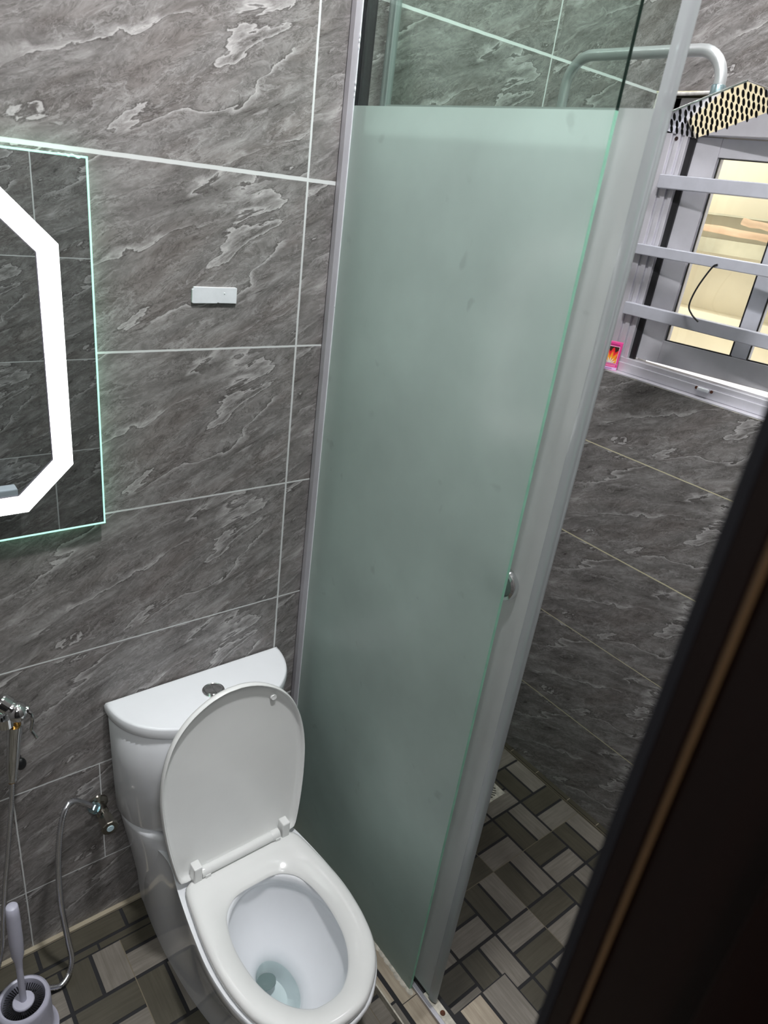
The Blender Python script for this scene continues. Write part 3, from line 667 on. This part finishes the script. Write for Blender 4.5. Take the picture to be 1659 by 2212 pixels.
# ------------------------------------------------------------------ window
XW = 1.03
wn = empty('window_1', (XW, -.4, 1.31)); wn['kind'] = 'structure'
def wbox(name, a, b, m, bev=.0015, par=None): bm = NB(); box(bm, a, b); return obj(name, bm, m, par or wn, bevel=bev)
bm = NB()      # outer frame with its grooves
box(bm, (XW, -.052, 1.31), (XW+.06, -.004, 1.985)); box(bm, (XW+.006, -.062, 1.31), (XW+.06, -.052, 1.985)); box(bm, (XW+.001, -.075, 1.31), (XW+.06, -.062, 1.985)); box(bm, (XW+.008, -.084, 1.31), (XW+.06, -.075, 1.985)); box(bm, (XW+.003, -.095, 1.31), (XW+.06, -.084, 1.985))
box(bm, (XW, -.79, 1.9065), (XW+.085, -.004, 1.985)); box(bm, (XW, WY0+.004, 1.31), (XW+.06, -.75, 1.985))
box(bm, (XW-.004, -.79, 1.309), (XW+.035, -.004, 1.334)); box(bm, (XW+.002, -.79, 1.334), (XW+.04, -.004, 1.347)); box(bm, (XW-.001, -.79, 1.3065), (XW+.03, -.004, 1.309))
obj('window_frame', bm, M_wfr, wn, bevel=.0012)
bm = NB(); box(bm, (XR+.001, WY0+.002, 1.3052), (XW-.002, -.002, 1.3085)); obj('sill', bm, M_wfr, wn)
bm = NB(); pth = spline([(XR+.002, -.0015-.003*(i % 2), 1.33+.06*i) for i in range(12)], 4); tube(bm, pth, .0035, 8)
pth = spline([(XR+.0005, -.02-.06*i, 1.990-.002*(i % 2)) for i in range(13)], 4); tube(bm, pth, .0042, 8); obj('cement_line', bm, M_cement, wn, smooth=True)
bm = NB(); box(bm, (XW+.014, -.112, 1.348), (XW+.020, -.095, 1.9065)); obj('dark_gasket', bm, M_black, wn)
XB = 1.008
bar1 = wbox('guard_bar', (XB, -.78, 1.781), (XB+.022, -.060, 1.813), M_wfrl, .002)
bm = NB(); box(bm, (XB-.004, -.78, 1.619), (XB+.022, -.030, 1.645)); bmesh.ops.translate(bm, verts=[v for v in bm.verts if v.co.y > -.1 and v.co.z > 1.63], vec=(0, -.016, 0)); obj('guard_bar', bm, M_wfrl, wn, bevel=.002)
wbox('guard_bar', (XB, -.78, 1.464), (XB+.022, -.058, 1.496), M_wfrl, .002)
# open sash set back
XS2 = 1.050
y0s, y1s = -.104, -.80; z0s, z1s = 1.352, 1.905
def opened(o, k=.16):          # the sash stands open, turned about its left stile
    for v in o.data.vertices: v.co.x += (y0s-v.co.y)*k
    return o
sa = NB(); box(sa, (XS2, -.172, z0s), (XS2+.03, y0s, z1s)); box(sa, (XS2+.0004, y1s, z0s+.0004), (XS2+.0296, -.1722, 1.4146)); box(sa, (XS2+.0004, y1s, 1.8624), (XS2+.0296, -.1722, z1s-.0004))
box(sa, (XS2+.006, -.176, 1.4148), (XS2+.026, -.1722, 1.8622))
sash = opened(obj('sash', sa, M_wfr, wn, bevel=.0015))
bm = NB(); box(bm, (XS2+.002, -.388, 1.415), (XS2+.026, -.348, 1.862)); opened(obj('mullion', bm, M_wfrl, sash, bevel=.002))
bm = NB()
for a, b in (((XS2+.0015, -.352, 1.4148), (XS2+.006, -.178, 1.4175)), ((XS2+.0015, -.352, 1.8595), (XS2+.006, -.178, 1.862)), ((XS2+.0015, -.1785, 1.4150), (XS2+.006, -.1762, 1.862)), ((XS2+.0015, -.3905, 1.415), (XS2+.006, -.3882, 1.862)), ((XS2+.0015, -.3478, 1.415), (XS2+.006, -.3455, 1.862)), ((XS2+.0015, -.80, 1.4148), (XS2+.006, -.391, 1.4175)), ((XS2+.0015, -.80, 1.8595), (XS2+.006, -.391, 1.862))):
    box(bm, a, b)
opened(obj('rubber_seal', bm, M_black, sash))
bm = NB(); box(bm, (XS2+.012, -.80, 1.41), (XS2+.016, -.1765, 1.866)); opened(obj('pane', bm, M_pane, sash))
bm = NB()
for y, z in ((-.068, 1.378), (-.066, 1.896)): lathe(bm, [(.0048, 0), (.0048, .001)], (XW+.0009, y, z), (-1, 0, 0), seg=16)
obj('screw_hole', bm, mat('rusty dark hole', (.022,.006,.005), .7), wn)
# latch on the bottom rail
bm = NB(); box(bm, (XW-.013, -.357, 1.3235), (XW-.004, -.325, 1.333)); la = obj('latch_catch', bm, M_white, wn, bevel=.003)
for y in (-.320, -.362):
    bm = NB(); lathe(bm, [(.0042, 0), (.0036, .002)], (XW-.004, y, 1.3285), (-1, 0, 0), seg=14); obj('screw', bm, M_rust, wn)

# cable loop hanging from the middle guard bar
bm = NB(); tube(bm, spline([(XB-.006, -.286, 1.628), (XB-.006, -.274, 1.6176), (XB-.007, -.253, 1.566), (XB-.008, -.247, 1.523), (XB-.009, -.262, 1.503), (XB-.010, -.284, 1.490)], 8), .0021, 10)
tag(obj('cable', bm, M_black, smooth=True), 'short black cable curling down from the middle guard bar of the window', 'cable')

# pink carton on the sill
pk = empty('air_freshener_box', (XR+.01, -.035, 1.308)); tag(pk, 'small pink printed carton standing at the left end of the window sill', 'box')
Mp = Matrix.Translation((1.002, -.060, 1.3088)) @ Matrix.Rotation(math.radians(30), 4, 'Z')
bm = NB(); box(bm, (-.007, -.027, 0), (.009, .027, .078), M=Mp); obj('carton', bm, noisy(mat('hot pink card', (.80,.06,.30), .4), 60, .12), pk, bevel=.0006)
def flame_mat():
    m = mat('flame print', rough=.35); t = NT(m); b = t.n['Principled BSDF']
    tc = t.new('ShaderNodeTexCoord'); sp = t.new('ShaderNodeSeparateXYZ'); t.L(tc.outputs['Generated'], sp.inputs[0])
    y, z = sp.outputs[1], sp.outputs[2]
    ang = t.math('ARCTAN2', t.math('ADD', t.math('SUBTRACT', y, .45), 0.0), t.math('ADD', z, .12))
    r = t.math('SQRT', t.math('ADD', t.math('POWER', t.math('SUBTRACT', y, .45), 2), t.math('POWER', t.math('MULTIPLY', z, 1.2), 2)))
    sw = t.math('MULTIPLY_ADD', t.math('SINE', t.math('MULTIPLY', ang, 15)), .16, r)
    cr = t.new('ShaderNodeValToRGB'); t.L(sw, cr.inputs[0]); e = cr.color_ramp.elements
    cols = [(0, (.75,.72,.78)), (.22, (.75,.72,.78)), (.25, (.95,.50,.02)), (.55, (.95,.28,.03)), (.75, (.85,.03,.04)), (.97, (.75,.02,.03)), (1.0, (.04,.015,.01))]
    while len(e) < len(cols): e.new(.5)
    for q_, (p_, c_) in zip(e, cols): q_.position = p_; q_.color = (*c_, 1)
    t.L(cr.outputs[0], b.inputs['Base Color']); return m
bm = NB(); box(bm, (-.0074, -.0215, .0195), (-.0070, .0205, .0665), M=Mp); obj('picture_border', bm, mat('white print line', (.85,.80,.85), .4), pk)
bm = NB(); box(bm, (-.0077, -.0205, .0205), (-.0074, .0195, .0655), M=Mp); obj('flame_picture', bm, flame_mat(), pk)
bm = NB(); box(bm, (-.0074, -.0265, .001), (-.0070, .0265, .0085), M=Mp)
box(bm, (-.0074, -.026, .0170), (-.0070, .026, .0178), M=Mp); obj('pale_band', bm, mat('pale lilac print', (.72,.50,.78), .4), pk)
bm = NB()
for i in range(11): box(bm, (-.0074, -.020+.0037*i, .0108), (-.0070, -.0178+.0037*i, .0148), M=Mp)
obj('print_marks', bm, mat('light pink print', (.95,.35,.50), .4), pk)
bm = NB(); box(bm, (-.0077, -.014, .0035), (-.0073, .012, .0052), M=Mp); obj('lower_print', bm, mat('purple print', (.30,.12,.35), .4), pk)
bm = NB(); box(bm, (-.0074, -.020, .0700), (-.0070, .012, .0722), M=Mp); obj('upper_print', bm, mat('dark pink print', (.38,.03,.16), .4), pk)


# outside
bm = NB(); box(bm, (2.2, -2.0, -.25), (2.3, 2.0, 2.9)); 
box(bm, (2.08, -2.0, 1.36), (2.2, 2.0, 1.40)); struct('wall_outside', bm, M_cream)
bm = NB(); box(bm, (2.08, -2.0, 1.62), (2.2, 2.0, 1.672)); box(bm, (2.09, -2, 1.755), (2.2, 2, 1.762)); struct('trim_2', bm, M_oliv)
bm = NB(); box(bm, (1.10, -.90, 1.26), (1.40, .3, 1.30)); struct('trim_3', bm, noisy(mat('white outer ledge', (.85,.83,.86), .7), 10, .05))
def pole(a, b, r, label):
    pts = [Vector(a).lerp(Vector(b), i/14) + Vector((0, random.uniform(-.002,.002), random.uniform(-.002,.002))) for i in range(15)]
    bm = NB(); tube(bm, pts, lambda t: r*(1+.08*math.sin(t*31)), 12); o = obj('wooden_pole', bm, M_pole, smooth=True, angle=60); tag(o, label, 'pole', 'poles outside the window')
pole((1.90, .62, 1.722), (1.90, -.35, 1.682), .0125, 'long peeled wooden pole outside the window, lower of the two')
pole((1.82, .095, 1.740), (1.86, -.35, 1.702), .0115, 'short peeled wooden pole outside the window, its cut end showing above the long one')
bm = NB()
for x_ in (1.90,): 
    box(bm, (1.78, .60, .2), (2.0, .64, 1.700)); box(bm, (1.78, -.40, .2), (2.0, -.36, 1.663)); box(bm, (1.95, -.40, .2), (1.98, .64, .3))
tag(obj('pole_rack', bm, M_pole), 'wooden rack outside the window carrying the peeled poles', 'rack')

# ------------------------------------------------------------------ LED mirror
mr = empty('led_mirror', (-.615, 0, 1.38)); tag(mr, 'frameless mirror with glowing octagonal light strip on the tiled wall', 'mirror')
MX0, MX1, MZ0, MZ1, MY = -.842, -.3915, 1.0805, 1.683, -.018
bm = NB(); box(bm, (MX0, MY+.0005, MZ0), (MX1, MY+.005, MZ1)); 
for f in bm.faces:
    if abs(f.normal.y) < .5 and False: pass
bmesh.ops.recalc_face_normals(bm, faces=bm.faces)
for f in bm.faces: f.material_index = 0 if abs(f.normal.y) > .5 else 1
obj('mirror_glass', bm, [M_mirror, M_ge_l], mr, recalc=False)
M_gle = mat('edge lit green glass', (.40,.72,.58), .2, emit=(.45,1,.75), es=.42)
bm = NB(); e = .0022
for a, b in (((MX0, MY, MZ0), (MX1, MY+.005, MZ0+e)), ((MX0, MY, MZ1-e), (MX1, MY+.005, MZ1)), ((MX1-e, MY, MZ0), (MX1, MY+.005, MZ1)), ((MX0, MY, MZ0), (MX0+e, MY+.005, MZ1))):
    box(bm, tuple(c-.0002 for c in a), tuple(c+.0002 for c in b))
obj('glass_edge', bm, M_gle, mr)
bm = NB()
for i in range(9):
    xx = -.396-.004*i*1.1; bmesh.ops.create_icosphere(bm, subdivisions=1, radius=.0016+.0008*random.random(), matrix=Matrix.Translation((xx, MY-.0003, MZ1-.0012+random.uniform(-.0012,.0012))) @ Matrix.Diagonal((1.6, .5, .7, 1)))
obj('chipped_edge', bm, M_gle, mr)
def octo(x0, x1, z0, z1, c): return [(x0+c, z0), (x1-c, z0), (x1, z0+c), (x1, z1-c), (x1-c, z1), (x0+c, z1), (x0, z1-c), (x0, z0+c)]
xc = (MX0+MX1)/2
xo = -.4405; o1 = octo(2*xc-xo, xo, 1.1276, 1.636, .0765); xi = -.4715; o2 = octo(2*xc-xi, xi, 1.1585, 1.605, .0575)
bm = NB(); f = lambda pts, y: [(x, y, z) for x, z in pts]
R = loft(bm, [f(o2, MY+.001), f(o2, MY-.0003), f(o1, MY-.0003), f(o1, MY+.001)], False, False)
obj('light_strip', bm, M_led, mr)
bm = NB(); o3 = octo(2*xc-xi-.0012, xi+.0012-.0024, 1.1585+.0012, 1.605-.0012, .0572)
o3 = octo(2*xc-xi+.0018, xi-.0018, 1.1585+.0018, 1.605-.0018, .0567)
R = loft(bm, [f(o3, MY+.001), f(o3, MY-.00045), f(o2, MY-.00045), f(o2, MY+.001)], False, False); obj('strip_outline', bm, mat('grey etched outline', (.22,.21,.25), .5), mr)
bm = NB(); box(bm, (MX0+.022, MY+.0052, MZ0+.022), (MX1-.022, 0, MZ1-.022)); obj('back_box', bm, mat('faint green back light', (.6,.7,.65), .5, emit=(.55,1,.72), es=2.6), mr)

# white adhesive pad
ap = empty('adhesive_pad', (-.178, 0, 1.486)); tag(ap, 'small white rectangular adhesive pad stuck on grey tiled wall beside mirror', 'adhesive pad')
bm = NB()
prism(bm, [(-.2215, 1.4955), (-.2190, 1.4962), (-.2180, 1.5000), (-.172, 1.4992), (-.1385, 1.4996), (-.1357, 1.4985), (-.1362, 1.4716), (-.170, 1.4722), (-.1725, 1.4735), (-.1745, 1.4717), (-.2195, 1.4716), (-.2215, 1.4730)], 0, -.0045, lambda p, h: (p[0], h, p[1]))
obj('pad', bm, M_patch, ap, bevel=.0006)
bm = NB(); bmesh.ops.create_icosphere(bm, subdivisions=2, radius=.0014, matrix=Matrix.Translation((-.1605, -.0045, 1.4895))); obj('pimple', bm, M_patch, ap, smooth=True)

# ------------------------------------------------------------------ bidet sprayer
M_hose = noisy(mat('silver braided hose', (.80,.81,.85), .22, .95), 60, .1)
bs = empty('bidet_sprayer', (-.60, 0, .75)); tag(bs, 'chrome handheld bidet sprayer hanging on the wall left of the toilet', 'bidet sprayer')
yb = -.055
bm = NB(); lathe(bm, [(.019, 0), (.019, .006), (.012, .010)], (-.604, 0, .735), (0, -1, 0), seg=24); tube(bm, [(-.604, 0, .735), (-.600, -.034, .735)], .007)
lathe(bm, [(.017, -.010), (.017, .010)], (-.599, yb, .735), (0, 0, 1), seg=24); obj('wall_holder', bm, M_chrome, bs, smooth=True)
bm = NB()
hd = Vector((-.578, yb-.004, .748)); tip = Vector((-.612, yb+.012, .786)); dr_ = (tip-hd).normalized()
bmesh.ops.create_uvsphere(bm, u_segments=24, v_segments=14, radius=.0195, matrix=Matrix.Translation(hd))
lathe(bm, [(.0165, .008), (.0150, .014), (.0165, .016), (.0150, .020), (.0175, .022), (.0175, .038), (.015, .041)], hd, dr_, seg=24)
obj('spray_head', bm, M_chrome, bs, smooth=True)
bm = NB(); lathe(bm, [(.0105, 0), (.0105, .016)], (-.5835, yb-.002, .718), (-.1, 0, 1), seg=20); obj('brass_collar', bm, M_brass, bs, smooth=True)
bm = NB(); tube(bm, [(-.5835, yb-.002, .720), (-.587, yb, .690), (-.592, yb, .650), (-.598, yb, .605), (-.600, yb, .585)], lambda t: .0145-.006*t, 20); obj('handle', bm, M_chrome, bs, smooth=True)
bm = NB(); tube(bm, spline([(-.566, yb-.012, .752), (-.558, yb-.016, .745), (-.557, yb-.017, .728), (-.560, yb-.016, .708), (-.556, yb-.018, .694), (-.553, yb-.019, .686)], 5), lambda t: .0036-.0008*t, 10)
lathe(bm, [(.008, 0), (.009, .004), (.007, .010)], hd+Vector((.010, -.004, .002)), (1, -.3, .1), seg=16); obj('trigger', bm, M_chrome, bs, smooth=True)
bm = NB(); lathe(bm, [(.007, 0), (.007, .006)], (-.6005, yb, .582), (0, 0, 1), seg=16); obj('hose_nut', bm, M_brass, bs, smooth=True)
bm = NB(); bmesh.ops.create_uvsphere(bm, u_segments=16, v_segments=10, radius=.011, matrix=Matrix.Translation((-.579, -.036, .600)) @ Matrix.Diagonal((.9, .7, 1.3, 1))); tube(bm, [(-.579, -.036, .600), (-.579, 0, .600)], .005); obj('rubber_rest', bm, M_black, bs, smooth=True)
bm = NB(); pth = resample(spline([(-.6005, yb, .580), (-.605, yb, .54), (-.615, yb, .47), (-.628, yb, .38), (-.640, yb, .30), (-.652, yb-.003, .21), (-.665, yb-.005, .12), (-.69, yb-.005, .05), (-.75, yb, .02), (-.85, yb, .02)], 14), .0026)
tube(bm, pth, .0050, 10, ribs=.78); obj('hose', bm, M_hose, bs, smooth=True, angle=80)

# ------------------------------------------------------------------ angle valve and braided hose
av = empty('angle_valve', (-.433, 0, .375)); tag(av, 'nickel angle valve with round knob on the wall left of the tank, flexible hose attached', 'valve')
vx, vz = -.432, .374
bm = NB(); lathe(bm, [(.022, 0), (.021, .004), (.013, .010)], (vx, 0, vz), (0, -1, 0), seg=28); obj('escutcheon', bm, M_chromed, av, smooth=True)
bm = NB(); lathe(bm, [(.010, .006), (.010, .016), (.013, .018), (.013, .034), (.009, .038), (.008, .046)], (vx, 0, vz), (0, -1, 0), seg=24)
tube(bm, [(vx, -.026, vz), (vx-.016, -.028, vz+.020)], .0085, 16); obj('valve_body', bm, M_chromed, av, smooth=True)
bm = NB(); lathe(bm, [(.009, .044), (.015, .048), (.0155, .072), (.0185, .075), (.0185, .079), (.017, .081)], (vx, 0, vz), (0, -1, 0), seg=10); kn = obj('valve_knob', bm, M_chromed, av, smooth=True, angle=25)
bm = NB(); lathe(bm, [(.0078, .081), (.0074, .0825)], (vx, 0, vz), (0, -1, 0), seg=24); obj('knob_cap', bm, noisy(mat('pale blue cap', (.50,.66,.72), .3), 80, .1), kn, smooth=True)
bm = NB(); nd = Vector((-.62, -.05, .72)).normalized(); lathe(bm, [(.0115, 0), (.0115, .012), (.009, .014)], (vx-.014, -.028, vz+.018), nd, seg=6); lathe(bm, [(.0125, -.001), (.0125, .001)], (vx-.013, -.028, vz+.017), nd, seg=24); obj('hose_nut', bm, M_zinc, av, smooth=True, angle=25)
bm = NB(); pth = resample(spline([(vx-.020, -.029, vz+.027), (-.470, -.036, .430), (-.497, -.052, .466), (-.515, -.064, .462), (-.528, -.072, .425), (-.539, -.080, .358), (-.5445, -.086, .280), (-.5455, -.092, .205), (-.541, -.098, .110), (-.539, -.106, .055), (-.549, -.118, .027), (-.572, -.130, .018), (-.605, -.112, .012), (-.66, -.09, .010), (-.74, -.08, .010)], 14), .0026)
tube(bm, pth, .0064, 12, ribs=.78); obj('flexible_hose', bm, M_hose, av, smooth=True, angle=80)

# ------------------------------------------------------------------ toilet brush in its holder
bx, by = -.650, -.178
bh = empty('brush_holder', (bx, by, 0)); tag(bh, 'round pale grey plastic toilet brush holder on the floor left of the toilet', 'brush holder')
bm = NB(); lathe(bm, [(.060, .0005), (.060, .006), (.052, .012), (.050, .03), (.0505, .09), (.0505, .108), (.049, .115), (.045, .118), (.041, .116), (.040, .110), (.040, .02), (.001, .018)], (bx, by, 0), seg=48); obj('cup', bm, M_bluegrey, bh, smooth=True, angle=50)
tb = empty('toilet_brush', (bx, by, .02)); tag(tb, 'toilet brush with pale grey handle and black bristles, standing in its holder', 'toilet brush')
bm = NB()
for i in range(46):
    a = 2*PI*i/46
    for h in (.05, .08, .104):
        p0 = Vector((bx+.012*math.cos(a), by+.012*math.sin(a), h)); p1 = Vector((bx+.0375*math.cos(a+.05), by+.0375*math.sin(a+.05), h+.003))
        tube(bm, [p0, p1], .0011, 4)
o = obj('bristles', bm, M_black, tb); o['kind'] = 'stuff'
bm = NB(); lathe(bm, [(.0205, 0), (.0205, .003), (.019, .005), (.009, .007)], (bx, by, .107), seg=32); obj('splash_disc', bm, M_bluegrey, tb, smooth=True)
bm = NB(); lathe(bm, [(.0065, -.08), (.0065, 0), (.0062, .10), (.0075, .125), (.0118, .145), (.0128, .19), (.0120, .262), (.0108, .279), (.009, .281)], (bx, by, .108), (.02, .035, 1), seg=28); obj('brush_handle', bm, M_bluegrey, tb, smooth=True, angle=50)

# ------------------------------------------------------------------ soap carton on a small shelf, seen in the mirror
ws = empty('wall_shelf', (-.41, YF, .66)); tag(ws, 'small dark wall shelf under soap carton, glimpsed only in the mirror', 'shelf')
bm = NB(); box(bm, (-.435, YF, .655), (-.325, YF+.075, .665)); obj('board', bm, M_black, ws)
sc = empty('soap_carton', (-.40, YF+.05, .665)); tag(sc, 'white and pale blue soap carton reflected at lower left of the mirror', 'soap box')
bm = NB(); box(bm, (-.435, YF+.018, .6655), (-.338, YF+.060, .712)); obj('carton', bm, mat('glossy pale carton', (.62,.68,.76), .3), sc, bevel=.004)
bm = NB(); prism(bm, [(-.354, .676), (-.344, .676), (-.349, .690)], YF+.0601, YF+.0605, lambda p, h: (p[0], h, p[1])); prism(bm, [(-.360, .674), (-.351, .674), (-.3555, .686)], YF+.0601, YF+.0604, lambda p, h: (p[0], h, p[1])); obj('blue_emblem', bm, mat('blue print', (.10,.26,.48), .3), sc)
